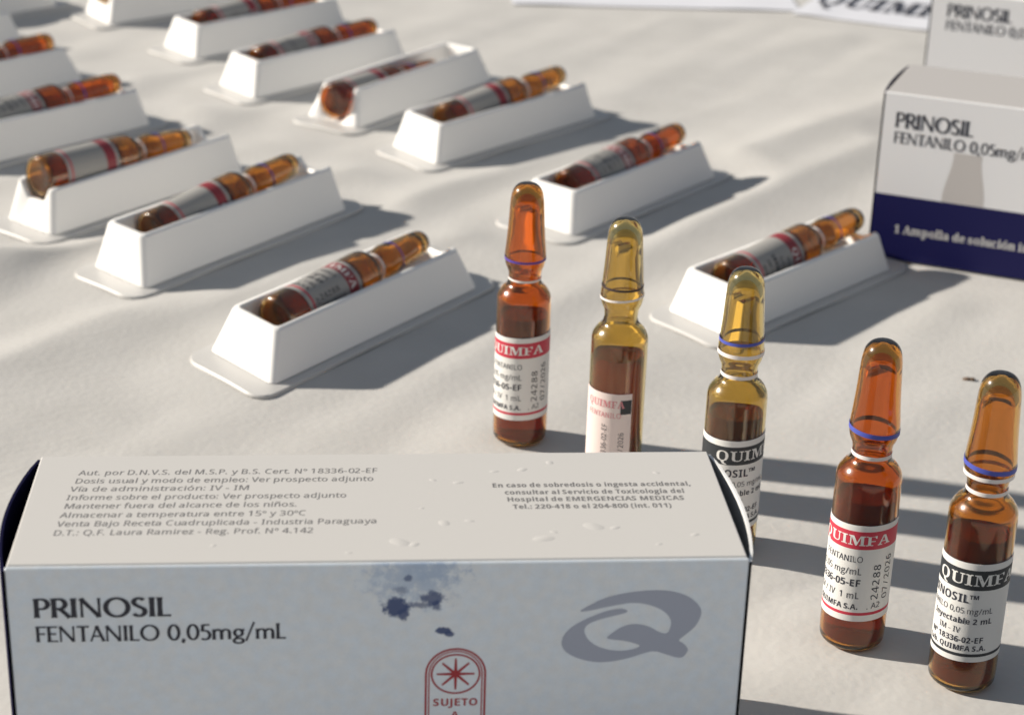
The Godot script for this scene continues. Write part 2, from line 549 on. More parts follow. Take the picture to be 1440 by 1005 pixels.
func make_tray(label: String, d: Array, notch_far: float, notch_near: float) -> Node3D:
	# d: x, z, turn, base length, base width, height, taper of ends, taper of sides, skew of ends
	var L: float = d[3]
	var W: float = d[4]
	var H: float = d[5]
	var tl: float = d[6] * 2
	var tw: float = d[7] * 2
	var sk: float = d[8]
	var root := thing("ampoule_tray", label, "tray", Transform3D(Basis(Vector3.UP, d[2]), Vector3(d[0], 0, d[1])), "white blister trays in rows on the cloth")
	var Lt := L - tl
	var Wt := W - tw
	var y0 := 0.0007
	var rings := [
		[loop_of(L, W, 0.0022), y0, 0.0],
		[loop_of(lerpf(L, Lt, 0.5), lerpf(W, Wt, 0.5), 0.0022), lerpf(y0, H, 0.5), 0.5],
		[loop_of(Lt + 0.0004, Wt + 0.0004, 0.0022), H - 0.0006, 1.0],
		[loop_of(Lt - 0.0005, Wt - 0.0005, 0.002), H, 1.0],
		[loop_of(Lt - 0.0030, Wt - 0.0024, 0.0016), H, 1.0],
		[loop_of(Lt - 0.0040, Wt - 0.0032, 0.0014), H - 0.0006, 1.0],
		[loop_of(Lt - 0.0050, Wt - 0.0036, 0.0014), lerpf(y0, H, 0.55), 0.55],
		[loop_of(Lt - 0.0056, Wt - 0.0040, 0.0014), 0.0022, 0.0],
		[loop_of(Lt * 0.7, Wt * 0.45, 0.0014), 0.0010, 0.0],
	]
	var st := begin()
	var n: int = rings[0][0].size()
	var pts := []
	for r in rings:
		var row := []
		for p in r[0]:
			var y: float = r[1]
			var zone := 1.0 - smoothstep(Wt * 0.18, Wt * 0.42, absf(p.y))
			var far := smoothstep(Lt / 2 - 0.007, Lt / 2 - 0.0035, p.x)
			var near := smoothstep(Lt / 2 - 0.007, Lt / 2 - 0.0035, -p.x)
			y -= r[2] * zone * (far * notch_far + near * notch_near)
			y = maxf(y, y0 + 0.0002)
			row.append(Vector3(p.x - sk * p.y, y, p.y))
		pts.append(row)
	for i in pts.size() - 1:
		st.set_smooth_group([0, 0, 1, 1, 2, 3, 3, 3][i])
		for k in n:
			var a: Vector3 = pts[i][k]
			var b: Vector3 = pts[i][(k + 1) % n]
			var c: Vector3 = pts[i + 1][(k + 1) % n]
			var e: Vector3 = pts[i + 1][k]
			quad(st, b, a, e, c)
	var mid := Vector3(0, 0.00095, 0)
	st.set_smooth_group(3)
	for k in n:
		for v in [pts[-1][k], pts[-1][(k + 1) % n], mid]:
			st.add_vertex(v)
	part("trough", done(st), M.tray, root)
	# the thin flange round the foot
	st = begin()
	var ext := [0.0074, 0.0030]
	var f0 := loop_of(L + ext[0] * 2 - 0.0006, W + ext[1] * 2 - 0.0006, 0.0055)
	var f1 := loop_of(L + ext[0] * 2, W + ext[1] * 2, 0.0058)
	var f2 := loop_of(L - 0.001, W - 0.001, 0.002)
	var curl := func(p: Vector2, y: float) -> Vector3:
		return Vector3(p.x - sk * p.y, y + 0.0002 * sin(p.x * 110.0 + p.y * 160.0), p.y)
	for k in n:
		var j := (k + 1) % n
		st.set_smooth_group(4)
		quad(st, curl.call(f1[j], -0.0002), curl.call(f1[k], -0.0002), curl.call(f1[k], 0.0003), curl.call(f1[j], 0.0003))
		st.set_smooth_group(5)
		quad(st, curl.call(f1[j], 0.0003), curl.call(f1[k], 0.0003), curl.call(f0[k], 0.0006), curl.call(f0[j], 0.0006))
		st.set_smooth_group(6)
		quad(st, curl.call(f0[j], 0.0006), curl.call(f0[k], 0.0006), Vector3(f2[k].x - sk * f2[k].y, 0.00075, f2[k].y), Vector3(f2[j].x - sk * f2[j].y, 0.00075, f2[j].y))
	part("flange", done(st), M.flange, root)
	var u := Vector2(cos(d[2]), -sin(d[2]))
	footprints.append([Vector2(d[0], d[1]) - u * L * 0.42, Vector2(d[0], d[1]) + u * L * 0.42, W / 2 + 0.003])
	return root

# where an ampoule lies in tray d: start = mm from the near rim to its foot, then heights of axis at foot and at tip
func lying(d: Array, start: float, y_foot: float, y_tip: float, roll: float, swerve := 0.0) -> Transform3D:
	var b := Basis(Vector3.UP, d[2])
	var Lt: float = d[3] - 2 * d[6]
	var foot := b * Vector3(-Lt / 2 + start * MM, y_foot * MM, -swerve * MM) + Vector3(d[0], 0, d[1])
	var rise := asin((y_tip - y_foot) / 62.0)
	var axis := b * Vector3(cos(rise) * cos(swerve / 31.0), sin(rise), sin(swerve / 31.0) * cos(rise)).normalized()
	var side := axis.cross(Vector3.UP).normalized()
	var front := side.cross(axis)
	return Transform3D(Basis(side, axis, front).orthonormalized() * Basis(Vector3.UP, roll), foot) if Basis(side, axis, front).determinant() > 0 else Transform3D(Basis(-side, axis, front).orthonormalized() * Basis(Vector3.UP, roll), foot)

# ------------------------------------------------------------------ carton
func bulged(x: float, d: float, h: float, bulge: float, dir: float, t: float) -> ArrayMesh:
	# end panel that bows outwards in plan
	var st := begin()
	var n := 12
	for i in n:
		var q := []
		for k in [i, i + 1]:
			var f := float(k) / n
			var off := bulge * pow(sin(PI * f), 0.8) * dir
			q.append([Vector3(x + off, 0.0004, -f * d), Vector3(x + off + t * dir, 0.0004, -f * d), Vector3(x + off * 0.93 + t * dir, h, -f * d), Vector3(x + off * 0.93, h, -f * d)])
		for k in 4:
			st.set_smooth_group(k + 1)
			var a: Vector3 = q[0][k]
			var b: Vector3 = q[1][k]
			var c: Vector3 = q[1][(k + 1) % 4]
			var e: Vector3 = q[0][(k + 1) % 4]
			if dir > 0:
				quad(st, b, a, e, c)
			else:
				quad(st, a, b, c, e)
	return done(st)

func make_carton(label: String, at: Vector3, turn: float, w: float, h: float, d: float, bulge_l: float, bulge_r: float, face: Material, top: Material, blisters: Array, group := "") -> Node3D:
	var root := thing("medicine_carton", label, "box", Transform3D(Basis(Vector3.UP, turn), at), group)
	var t := 0.0006
	part("front_panel", slab(Vector3(0, 0.0003, -t), Vector3(w, h - 0.0001, 0), 0.00022), face, root)
	var st := begin()
	bevel_box(st, Vector3(0.0002, h - t, -d + 0.0001), Vector3(w - 0.0002, h, -t - 0.00012), 0.00022)
	for b in blisters:   # raised spots in the damp card
		st.set_smooth_group(9)
		var o := Vector3(b[0] * MM, h, -b[1] * MM)
		for i in 4:
			for k in 14:
				var v := []
				for q in [[i, k], [i, k + 1], [i + 1, k + 1], [i + 1, k]]:
					var rr: float = b[2] * MM * (1.0 - q[0] / 4.0) * (1.0 + 0.22 * sin(q[1] * TAU / 14.0 * 2.0 + b[0]))
					var a: float = TAU * q[1] / 14.0
					v.append(o + Vector3(rr * 1.15 * cos(a), -0.00004 + b[3] * MM * (1.0 - pow(1.0 - q[0] / 4.0, 2.0)), -rr * 0.85 * sin(a)))
				quad(st, v[0], v[1], v[2], v[3])
	part("top_panel", done(st), top, root)
	part("back_panel", slab(Vector3(0, 0.0003, -d), Vector3(w, h - t - 0.0001, -d + t), 0.0002), M.card, root)
	part("bottom_panel", slab(Vector3(0.0007, 0.0003, -d + t + 0.0001), Vector3(w - 0.0007, 0.0003 + t, -t - 0.0001), 0.0002), M.card, root)
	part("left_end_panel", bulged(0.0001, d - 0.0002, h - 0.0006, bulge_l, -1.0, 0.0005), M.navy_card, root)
	part("right_end_panel", bulged(w - 0.0001, d - 0.0002, h - 0.0006, bulge_r, 1.0, 0.0005), M.card, root)
	# inner dust flaps, coloured near black as painted shade in the end gaps
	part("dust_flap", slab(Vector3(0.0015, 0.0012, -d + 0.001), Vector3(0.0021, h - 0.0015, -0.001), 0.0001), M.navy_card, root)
	part("dust_flap", slab(Vector3(w - 0.0021, 0.0012, -d + 0.001), Vector3(w - 0.0015, h - 0.0015, -0.001), 0.0001), M.gap_shade_card, root)
	footprints.append([Vector2(at.x, at.z) + Vector2(cos(turn), -sin(turn)) * 0.01, Vector2(at.x, at.z) + Vector2(cos(turn), -sin(turn)) * (w - 0.01), 0.012])
	return root

func mottled(w: int, h: int, base: Color, amount: float, seed_at: int, stains: Array) -> ImageTexture:
	var img := Image.create(w, h, false, Image.FORMAT_RGB8)
	var a := FastNoiseLite.new(); a.seed = seed_at; a.frequency = 0.035; a.fractal_octaves = 3
	var b := FastNoiseLite.new(); b.seed = seed_at + 1; b.frequency = 0.2; b.fractal_octaves = 2
	var c := FastNoiseLite.new(); c.seed = seed_at + 2; c.frequency = 0.03; c.fractal_octaves = 4
	for y in h:
		for x in w:
			var n := a.get_noise_2d(x, y) * 0.6 + b.get_noise_2d(x, y) * 0.4
			var col := base * (1.0 + amount * n)
			var hue := c.get_noise_2d(x, y) * amount * 0.6
			col.r *= 1.0 + hue
			col.b *= 1.0 - hue
			for s in stains:   # x, y, rx, ry, strength, edge, colour
				var dx: float = (x - float(s[0])) / s[2]
				var dy: float = (y - float(s[1])) / s[3]
				var rr := sqrt(dx * dx + dy * dy)
				if rr < 2.2:
					var e: float = rr + a.get_noise_2d(x * 1.3 + 90, y * 1.3) * s[7] + b.get_noise_2d(x, y + 40) * s[7] * 0.5
					var k: float = s[4] * (1.0 - smoothstep(1.0 - s[5], 1.0 + s[5], e))
					col = col.lerp(s[6], k)
			col.a = 1.0
			img.set_pixel(x, y, col.linear_to_srgb())
	return ImageTexture.create_from_image(img)

# lettering on the front of a carton, in the carton's own space
func front_place() -> Transform3D:
	return Transform3D(Basis(), Vector3(0, 0, 0.00003))

func carton_name(root: Node3D, x: float, y1: float, w1: float, cap1: float, y2: float, w2: float, cap2: float) -> void:
	var st := begin()
	write_flat(st, front_place(), pen_text("PRINOSIL", 0.19, 0.1), x * MM, y1 * MM, cap1 * MM, w1 * MM)
	part("product_name", done(st), M.print_ink, root)
	st = begin()
	write_flat(st, front_place(), pen_text("FENTANILO 0,05mg/mL", 0.165, 0.095), x * MM, y2 * MM, cap2 * MM, w2 * MM)
	part("strength_text", done(st), M.print_ink, root)

func ring_flat(st: SurfaceTool, c: Vector2, rx: float, ry: float, t: float, z: float) -> void:
	st.set_smooth_group(-1)
	for k in 48:
		var a0 := TAU * k / 48.0
		var a1 := TAU * (k + 1) / 48.0
		var p := Vector3(c.x + rx * cos(a0), c.y + ry * sin(a0), z)
		var q := Vector3(c.x + rx * cos(a1), c.y + ry * sin(a1), z)
		var r := Vector3(c.x + (rx - t) * cos(a1), c.y + (ry - t) * sin(a1), z)
		var s := Vector3(c.x + (rx - t) * cos(a0), c.y + (ry - t) * sin(a0), z)
		quad(st, p * MM, q * MM, r * MM, s * MM)

func line_flat(st: SurfaceTool, a: Vector2, b: Vector2, w0: float, w1: float, z: float) -> void:
	var d := (b - a).normalized()
	var s := Vector2(-d.y, d.x) / 2
	st.set_smooth_group(-1)
	var q := [a - s * w0, b - s * w1, b + s * w1, a + s * w0]
	quad(st, Vector3(q[0].x, q[0].y, z) * MM, Vector3(q[1].x, q[1].y, z) * MM, Vector3(q[2].x, q[2].y, z) * MM, Vector3(q[3].x, q[3].y, z) * MM)

func arch_flat(st: SurfaceTool, cx: float, cy: float, hw: float, ry: float, bottom: float, t: float, z: float) -> void:
	var prev_o := Vector2(cx + hw, bottom)
	var prev_i := Vector2(cx + hw - t, bottom)
	var path := []
	for k in 25:
		var a := PI * k / 24.0
		path.append([Vector2(cx + hw * cos(a), cy + ry * sin(a)), Vector2(cx + (hw - t) * cos(a), cy + (ry - t) * sin(a))])
	path.append([Vector2(cx - hw, bottom), Vector2(cx - hw + t, bottom)])
	st.set_smooth_group(-1)
	for p in path:
		quad(st, Vector3(prev_o.x, prev_o.y, z) * MM, Vector3(p[0].x, p[0].y, z) * MM, Vector3(p[1].x, p[1].y, z) * MM, Vector3(prev_i.x, prev_i.y, z) * MM)
		prev_o = p[0]
		prev_i = p[1]

func front_graphics(root: Node3D) -> void:
	# the grey Q mark
	var o := [87.8, 38.9, 89.3, 39.9, 91.7, 41.3, 94.7, 42.1, 97.7, 42.5, 100.7, 42.6, 103.2, 42.2, 105.3, 41.3, 106.8, 39.9, 107.4, 38.7, 107.2, 37.3, 106.4, 35.7, 105.0, 34.4, 103.9, 33.4, 104.8, 32.9, 105.5, 32.1, 105.7, 31.5, 105.0, 30.3, 104.0, 30.2, 102.4, 30.8, 100.3, 31.6, 98.6, 31.2, 96.3, 30.3, 93.5, 29.7, 91.3, 29.6, 89.2, 30.0, 87.2, 30.8, 85.8, 31.9, 85.3, 33.2, 85.6, 34.6, 86.6, 35.9, 87.9, 36.9, 89.9, 38.0, 92.3, 39.0, 94.3, 39.4, 95.6, 39.1, 95.5, 38.6, 93.1, 38.0, 90.7, 37.3, 89.2, 36.5, 88.8, 35.4, 89.5, 33.8, 90.9, 32.6, 92.7, 31.9, 94.7, 31.6, 96.5, 31.8, 98.0, 32.4, 97.6, 32.8, 95.6, 33.5, 93.1, 33.8, 92.4, 34.1, 93.3, 34.9, 94.5, 35.9, 96.0, 36.5, 97.5, 36.5, 99.3, 36.0, 100.9, 34.9, 102.2, 34.6, 102.7, 36.2, 102.5, 37.5, 101.4, 38.8, 99.8, 39.7, 97.8, 40.3, 96.0, 40.4, 94.3, 40.1, 91.8, 39.6, 89.3, 39.0]
	var poly := PackedVector2Array()
	var n := o.size() / 2
	for i in n:   # one pass of corner cutting rounds the outline
		var a := Vector2(o[i * 2], o[i * 2 + 1])
		var j := (i + 1) % n
		var b := Vector2(o[j * 2], o[j * 2 + 1])
		poly.append(a.lerp(b, 0.25))
		poly.append(a.lerp(b, 0.75))
	var st := begin()
	st.set_smooth_group(-1)
	var tri := Geometry2D.triangulate_polygon(poly)
	for i in tri:
		st.add_vertex(Vector3(poly[i].x, poly[i].y, 0.04) * MM)
	part("letter_mark", done(st), M.mark_ink, root)
	# the red arch stamp with its star
	st = begin()
	var cx := 68.75
	arch_flat(st, cx, 27.9, 4.85, 4.75, 3.0, 0.33, 0.04)
	arch_flat(st, cx, 27.9, 4.3, 4.25, 3.0, 0.2, 0.04)
	ring_flat(st, Vector2(cx, 27.9), 3.95, 3.7, 0.3, 0.046)
	for k in 8:
		var a := TAU * k / 8.0
		line_flat(st, Vector2(cx, 27.9), Vector2(cx + 3.0 * cos(a), 27.9 + 2.85 * sin(a)), 0.55, 0.3, 0.04 + 0.002 * k)
	part("stamp", done(st), M.red_print, root)
	st = begin()
	var pl := Transform3D(Basis(), Vector3(0, 0, 0.00004))
	for l in [["SUJETO", 22.0, 1.35], ["A", 19.7, 1.2], ["CONTROL", 17.3, 1.35]]:
		var g := letters(l[0], "Droid Sans", true)
		var w: float = width_of(g) * l[2] * 1.12
		write_flat(st, pl, g, (cx - w / 2) * MM, l[1] * MM, l[2] * MM, w * MM)
	part("stamp_text", done(st), M.red_print, root)

func top_print(root: Node3D, h: float) -> void:
	var pl := Transform3D(Basis(Vector3(1, 0, 0), Vector3(0, 0, -1), Vector3(0, 1, 0)), Vector3(0, h + 0.00003, 0))
	var st := begin()
	var rows := [
		["Aut. por D.N.V.S. del M.S.P. y B.S. Cert. Nº 18336-02-EF", 7.2, 30.9, 56.7],
		["Dosis usual y modo de empleo: Ver prospecto adjunto", 6.9, 27.9, 56.0],
		["Vía de administración: IV - IM", 6.5, 25.0, 35.5],
		["Informe sobre el producto: Ver prospecto adjunto", 6.3, 22.0, 51.5],
		["Mantener fuera del alcance de los niños.", 6.3, 19.0, 43.5],
		["Almacenar a temperatura entre 15º y 30ºC", 6.1, 15.9, 45.0],
		["Venta Bajo Receta Cuadruplicada - Industria Paraguaya", 6.0, 12.95, 56.3],
		["D.T.: Q.F. Laura Ramirez - Reg. Prof. Nº 4.142", 5.8, 10.0, 46.3]]
	for r in rows:
		write_flat(st, pl, letters(r[0], "Droid Sans", false), r[1] * MM, r[2] * MM, 1.75 * MM, (r[3] - r[1]) * MM, 0.06)
	part("printed_notice", done(st), M.grey_ink, root)
	st = begin()
	for r in [["En caso de sobredosis o ingesta accidental,", 75.7, 25.1, 109.1], ["consultar al Servicio de Toxicología del", 77.6, 22.5, 107.6], ["Hospital de EMERGENCIAS MEDICAS", 77.8, 20.0, 107.2], ["Tel.: 220-418 o el 204-800 (int. 011)", 78.6, 17.4, 104.7]]:
		write_flat(st, pl, letters(r[0], "Droid Sans", true), r[1] * MM, r[2] * MM, 1.5 * MM, (r[3] - r[1]) * MM)
	part("emergency_notice", done(st), M.grey_ink, root)

func small_carton_front(root: Node3D, w: float, dx: float, dy: float) -> void:
	carton_name(root, 2.1 + dx, 40.0 + dy, 21.9, 4.4, 35.4 + dy, 41.0, 3.3)
	part("blue_band", slab(Vector3(0.00005, 0.0004, 0.00001), Vector3(w - 0.00005, 0.0199, 0.00006), 0.00002), M.navy_print, root)
	var st := begin()
	var g := letters("1 Ampolla de solución inyectable", "Droid Serif", true)
	write_flat(st, Transform3D(Basis(), Vector3(0, 0, 0.0001)), g, (4.9 + dx) * MM, 8.6 * MM, 2.5 * MM, 52.0 * MM)
	part("band_text", done(st), M.paper, root)

# bottle-shaped cast shadow painted as a pale patch on the carton face
func bottle_shadow(root: Node3D) -> void:
	var half := PackedVector2Array()
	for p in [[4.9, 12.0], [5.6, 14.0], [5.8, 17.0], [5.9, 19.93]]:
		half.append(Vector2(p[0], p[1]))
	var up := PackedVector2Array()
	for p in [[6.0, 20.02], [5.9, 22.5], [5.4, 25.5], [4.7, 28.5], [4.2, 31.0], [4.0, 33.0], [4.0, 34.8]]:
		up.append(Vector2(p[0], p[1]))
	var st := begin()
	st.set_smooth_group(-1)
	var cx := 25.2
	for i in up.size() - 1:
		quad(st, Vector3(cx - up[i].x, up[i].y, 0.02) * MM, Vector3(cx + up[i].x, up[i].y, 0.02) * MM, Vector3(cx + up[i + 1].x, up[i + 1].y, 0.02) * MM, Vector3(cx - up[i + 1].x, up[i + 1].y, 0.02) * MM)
	part("painted_shadow", done(st), M.shadow_tone, root)

# ------------------------------------------------------------------ the scene
func _ready() -> void:
	rng.seed = 7
	# camera
	var cam := Camera3D.new()
	cam.name = "camera"
	var lens := CameraAttributesPhysical.new()
	lens.frustum_focal_length = 65.48
	lens.frustum_focus_distance = 0.365
	lens.frustum_near = 0.01
	lens.frustum_far = 20.0
	lens.exposure_aperture = 28.0
	cam.attributes = lens
	add_child(cam)
	cam.transform = Transform3D(Basis(Vector3.RIGHT, -0.404415) * Basis(Vector3.BACK, 0.031771), Vector3(0, 0.19531, 0))
	cam.current = true
	# sky and sun
	var env := Environment.new()
	env.background_mode = Environment.BG_SKY
	var sky := Sky.new()
	var air := ProceduralSkyMaterial.new()
	air.sky_top_color = Color(0.66, 0.71, 0.78)
	air.sky_horizon_color = Color(0.80, 0.82, 0.84)
	air.sky_curve = 0.2
	air.ground_bottom_color = Color(0.32, 0.30, 0.28)
	air.ground_horizon_color = Color(0.55, 0.54, 0.52)
	sky.sky_material = air
	env.sky = sky
	env.background_energy_multiplier = 0.33
	env.tonemap_mode = Environment.TONE_MAPPER_LINEAR
	env.tonemap_exposure = 1.34
	env.sdfgi_enabled = true
	env.ssao_enabled = true
	env.ssil_enabled = true
	var we := WorldEnvironment.new()
	we.name = "world_environment"
	we.environment = env
	add_child(we)
	var sun := DirectionalLight3D.new()
	sun.name = "sun"
	var elev := deg_to_rad(27.0)
	var az := Vector2(-0.982, -0.19).normalized()
	var to_sun := Vector3(az.x * cos(elev), sin(elev), az.y * cos(elev))
	sun.transform = Transform3D(Basis.looking_at(-to_sun), Vector3(-2, 1, -0.5))
	sun.light_energy = 1.6
	sun.light_color = Color(1.0, 0.965, 0.915)
	sun.light_angular_distance = 1.7
	sun.shadow_enabled = true
	add_child(sun)

	# materials
	M.paper = mat(lin(0.72, 0.71, 0.68), 0.6)
	M.shaded_paper = mat(lin(0.34, 0.33, 0.31), 0.6)
	M.shaded_red = mat(lin(0.26, 0.03, 0.04), 0.5)
	M.blush_paper = mat(lin(0.74, 0.62, 0.58), 0.55)
	M.red_ink = mat(lin(0.52, 0.03, 0.06), 0.5)
	M.pink_ink = mat(lin(0.62, 0.22, 0.24), 0.5)
	M.dark_band = mat(lin(0.022, 0.026, 0.03), 0.5)
	M.print_ink = mat(lin(0.028, 0.03, 0.045), 0.6)
	M.mark_ink = mat(lin(0.43, 0.465, 0.56), 0.6)
	M.red_print = mat(lin(0.42, 0.035, 0.045), 0.6)
	M.navy_print = mat(lin(0.008, 0.008, 0.075), 0.5, 0.35)
	M.grey_ink = mat(lin(0.19, 0.185, 0.185), 0.6)
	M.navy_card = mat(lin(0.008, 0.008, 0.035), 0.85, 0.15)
	M.gap_shade_card = mat(lin(0.04, 0.04, 0.045), 0.9, 0.1)
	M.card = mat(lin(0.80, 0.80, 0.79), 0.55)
	M.blue_ring = mat(lin(0.07, 0.09, 0.42), 0.5)
	M.violet_ring = mat(lin(0.09, 0.05, 0.34), 0.5)
	M.white_ring = mat(lin(0.82, 0.76, 0.72), 0.5)
	M.dark_ring = mat(lin(0.05, 0.03, 0.03), 0.5)
	M.red_glass = glass_mat(0.78, 0.32, 0.035)
	M.brown_glass = glass_mat(0.77, 0.42, 0.09)
	M.amber_glass = glass_mat(0.81, 0.47, 0.12)
	M.olive_glass = glass_mat(0.77, 0.59, 0.21)
	for glass in [M.red_glass, M.brown_glass, M.amber_glass, M.olive_glass]:
		glass.clearcoat_enabled = true
		glass.metallic_specular = 0.28
		glass.clearcoat = 0.42
		glass.clearcoat_roughness = 0.27
	M.liquid = glass_mat(0.42, 0.065, 0.018, 0.033)
	M.liquid.albedo_color.a = 0.3
	M.liquid.metallic_specular = 0.2
	M.tray = mat(lin(0.88, 0.87, 0.845), 0.42)
	M.tray.backlight_enabled = true
	M.tray.backlight = Color(0.08, 0.08, 0.07)
	M.shadow_tone = mat(lin(0.58, 0.55, 0.53), 0.55)
	M.flange = mat(lin(0.56, 0.55, 0.53), 0.42)
	M.crumb = mat(lin(0.10, 0.06, 0.035), 0.8)

	# trays: x, z, turn, base length, base width, height, taper of ends, taper of sides, skew
	var T := {
		"near": [-0.0433, -0.4780, 0.9735, 0.0854, 0.0272, 0.0124, 0.0050, 0.0040, 0.24],
		"second": [-0.0849, -0.5377, 0.9761, 0.0870, 0.0238, 0.0142, 0.0030, 0.0037, 0.15],
		"third": [-0.1198, -0.5731, 0.9537, 0.0805, 0.0222, 0.0134, 0.0030, 0.0028, 0.06],
		"middle": [-0.0076, -0.6543, 0.8604, 0.0833, 0.0259, 0.0129, 0.0037, 0.0028, 0.17],
		"right_mid": [0.0318, -0.5868, 0.9189, 0.0790, 0.0248, 0.0126, 0.0045, 0.0036, 0.05],
		"right": [0.0751, -0.5094, 0.8270, 0.0765, 0.0242, 0.0122, 0.0049, 0.0020, 0.14],
		"poking": [-0.0428, -0.6936, 0.9949, 0.0836, 0.0239, 0.0130, 0.0047, 0.0038, 0.05],
		"back_one": [-0.0783, -0.7244, 0.8716, 0.0803, 0.0247, 0.0131, 0.0038, 0.0033, 0.15],
		"back_two": [-0.1074, -0.7772, 0.8354, 0.0800, 0.0251, 0.0126, 0.0035, 0.0033, 0.11],
		"left": [-0.1613, -0.6268, 0.8525, 0.0800, 0.0240, 0.0132, 0.0033, 0.0028, 0.10],
		"top_edge": [-0.1480, -0.8263, 0.7556, 0.0800, 0.0259, 0.0118, 0.0032, 0.0027, 0.13],
		"left_upper": [-0.1965, -0.6817, 0.8674, 0.0800, 0.0240, 0.0128, 0.0050, 0.0039, 0.07],
		"corner": [-0.2314, -0.7343, 0.8500, 0.0800, 0.0240, 0.0128, 0.0040, 0.0033, 0.08],
		"far_corner": [-0.2330, -0.7980, 0.8300, 0.0800, 0.0240, 0.0128, 0.0040, 0.0033, 0.08],
	}
	make_tray("white plastic tray nearest the big carton, its amber ampoule with a red label band", T.near, 0.0027, 0.0)
	make_tray("white plastic tray second from the big carton, left of the nearest tray", T.second, 0.0027, 0.0)
	make_tray("white plastic tray at the left with the ampoule foot jutting over its near rim", T.third, 0.004, 0.005)
	make_tray("white plastic tray in the middle with olive ampoule tip standing over its far rim", T.middle, 0.0027, 0.0)
	make_tray("white plastic tray just behind the two standing ampoules, with a dark red ampoule", T.right_mid, 0.0024, 0.0)
	make_tray("white plastic tray at the foot of the navy banded carton", T.right, 0.0024, 0.0)
	make_tray("white plastic tray whose ampoule pokes out of its lowered near end", T.poking, 0.0, 0.0114)
	make_tray("white plastic tray between the one with the poking ampoule and the back rows", T.back_one, 0.0018, 0.0)
	make_tray("white plastic tray farthest back whose whole white end can be seen", T.back_two, 0.0018, 0.0)
	make_tray("white plastic tray cut by the left edge, holding a dark red ampoule", T.left, 0.0018, 0.0)
	make_tray("white plastic tray cut by the top edge with an amber foot over its end", T.top_edge, 0.0, 0.006)
	make_tray("white plastic tray cut by the left edge, above the one with the dark red ampoule", T.left_upper, 0.0018, 0.0)
	make_tray("small visible far end of a white tray near the upper left corner", T.corner, 0.0018, 0.0)
	make_tray("topmost white tray in the upper left corner, only its shaded side showing", T.far_corner, 0.0018, 0.0)

	# standing ampoules
	build_ampoule_meshes()
	var stands := "brown glass ampoules standing upright"
	var up := func(x: float, z: float, turn: float) -> Transform3D: return Transform3D(Basis(Vector3.UP, turn), Vector3(x, 0, z))
	var blue := ["blue_ring", M.blue_ring, 4.65, 44.3, 0.9, -0.07]
	var neck := ["white_ring", M.white_ring, 3.68, 39.4, 0.75]
	var a1 := make_ampoule("red", M.red_glass, [["blue_ring", M.violet_ring, 4.65, 44.4, 0.5], ["white_ring", M.white_ring, 3.68, 39.6, 0.5]], "leftmost standing ampoule, red brown with a red label band, behind the big carton", up.call(0.0023, -0.4095, -0.25), stands)
	make_ampoule("pink", M.olive_glass, [["dark_ring", M.dark_ring, 4.46, 46.8, 0.5], ["white_ring", M.white_ring, 4.65, 44.5, 0.5, 0.08]], "olive standing ampoule with a pinkish part label and small black square", up.call(0.0231, -0.3879, 0.0), stands)
	var a3 := make_ampoule("black", M.olive_glass, [["blue_ring", M.blue_ring, 4.5, 47.0, 0.65, 0.05], ["white_ring", M.white_ring, 4.66, 44.2, 0.8], neck], "olive amber standing ampoule half hidden by the right end of the big carton", up.call(0.0458, -0.3599, 0.32), stands)
	make_ampoule("red", M.red_glass, [blue, neck], "red brown standing ampoule with red label band, between the carton and the rightmost ampoule", up.call(0.0670, -0.3249, -0.36), stands)
	make_ampoule("black", M.brown_glass, [blue, ["white_ring", M.white_ring, 4.46, 42.6, 0.75], neck], "rightmost standing ampoule, dark brown with a black label band", up.call(0.0855, -0.3117, -0.46), stands)
	for f in [[0.0023, -0.4095], [0.0231, -0.3879], [0.0458, -0.3599], [0.0670, -0.3249], [0.0855, -0.3117]]:
		footprints.append([Vector2(f[0], f[1]), Vector2(f[0], f[1] + 0.001), 0.009])

	# lying ampoules
	var n1 := make_ampoule("red", M.amber_glass, [["blue_ring", M.violet_ring, 4.5, 47.0, 0.5], neck], "amber ampoule with red band lying in the tray nearest the big carton", lying(T.near, 8.0, 9.3, 13.6, 0.3), "ampoules lying in the white trays")
	n1.get_node("liquid").mesh = resting_mesh
	shade_label(n1)
	lay(n1, "amber ampoule lying in the second tray, its pale tip at the far rim", lying(T.second, 10.0, 10.0, 16.0, 2.6))
	lay(n1, "ampoule lying in the left tray with its amber foot on the lowered near rim", lying(T.third, 1.2, 15.2, 12.9, 3.3))
	lay(n1, "amber ampoule lying in the middle tray, its olive tip over the far rim", lying(T.middle, 10.5, 9.4, 15.0, 2.8))
	lay(a1, "dark red ampoule lying in the tray behind the two standing ampoules", lying(T.right_mid, 7.5, 9.4, 14.6, 0.9))
	lay(n1, "dark amber ampoule lying in the tray at the foot of the navy banded carton", lying(T.right, 6.5, 9.3, 13.9, 2.2))
	lay(a1, "red brown ampoule slipping foot first out of the tray with the lowered end", lying(T.poking, -5.0, 8.2, 7.9, 2.9))
	lay(a1, "dark ampoule lying in the tray behind the one with the poking ampoule", lying(T.back_one, 6.5, 9.4, 13.4, 1.6))
	lay(a1, "dark brown ampoule lying in the farthest tray with its white end in view", lying(T.back_two, 6.5, 9.4, 13.4, 2.5))
	lay(a1, "dark red ampoule lying in the tray cut by the left edge", lying(T.left, 9.5, 9.6, 14.4, 0.7))
	lay(n1, "amber ampoule resting its foot on the end of the tray at the top edge", lying(T.top_edge, -1.0, 13.2, 11.4, 1.0))
	lay(a1, "brown ampoule in the upper of the two trays cut by the left edge", lying(T.left_upper, 7.5, 9.4, 13.8, 1.9))
	lay(a3, "ampoule tip in the tray near the upper left corner", lying(T.corner, 7.5, 9.4, 13.8, 0.2))
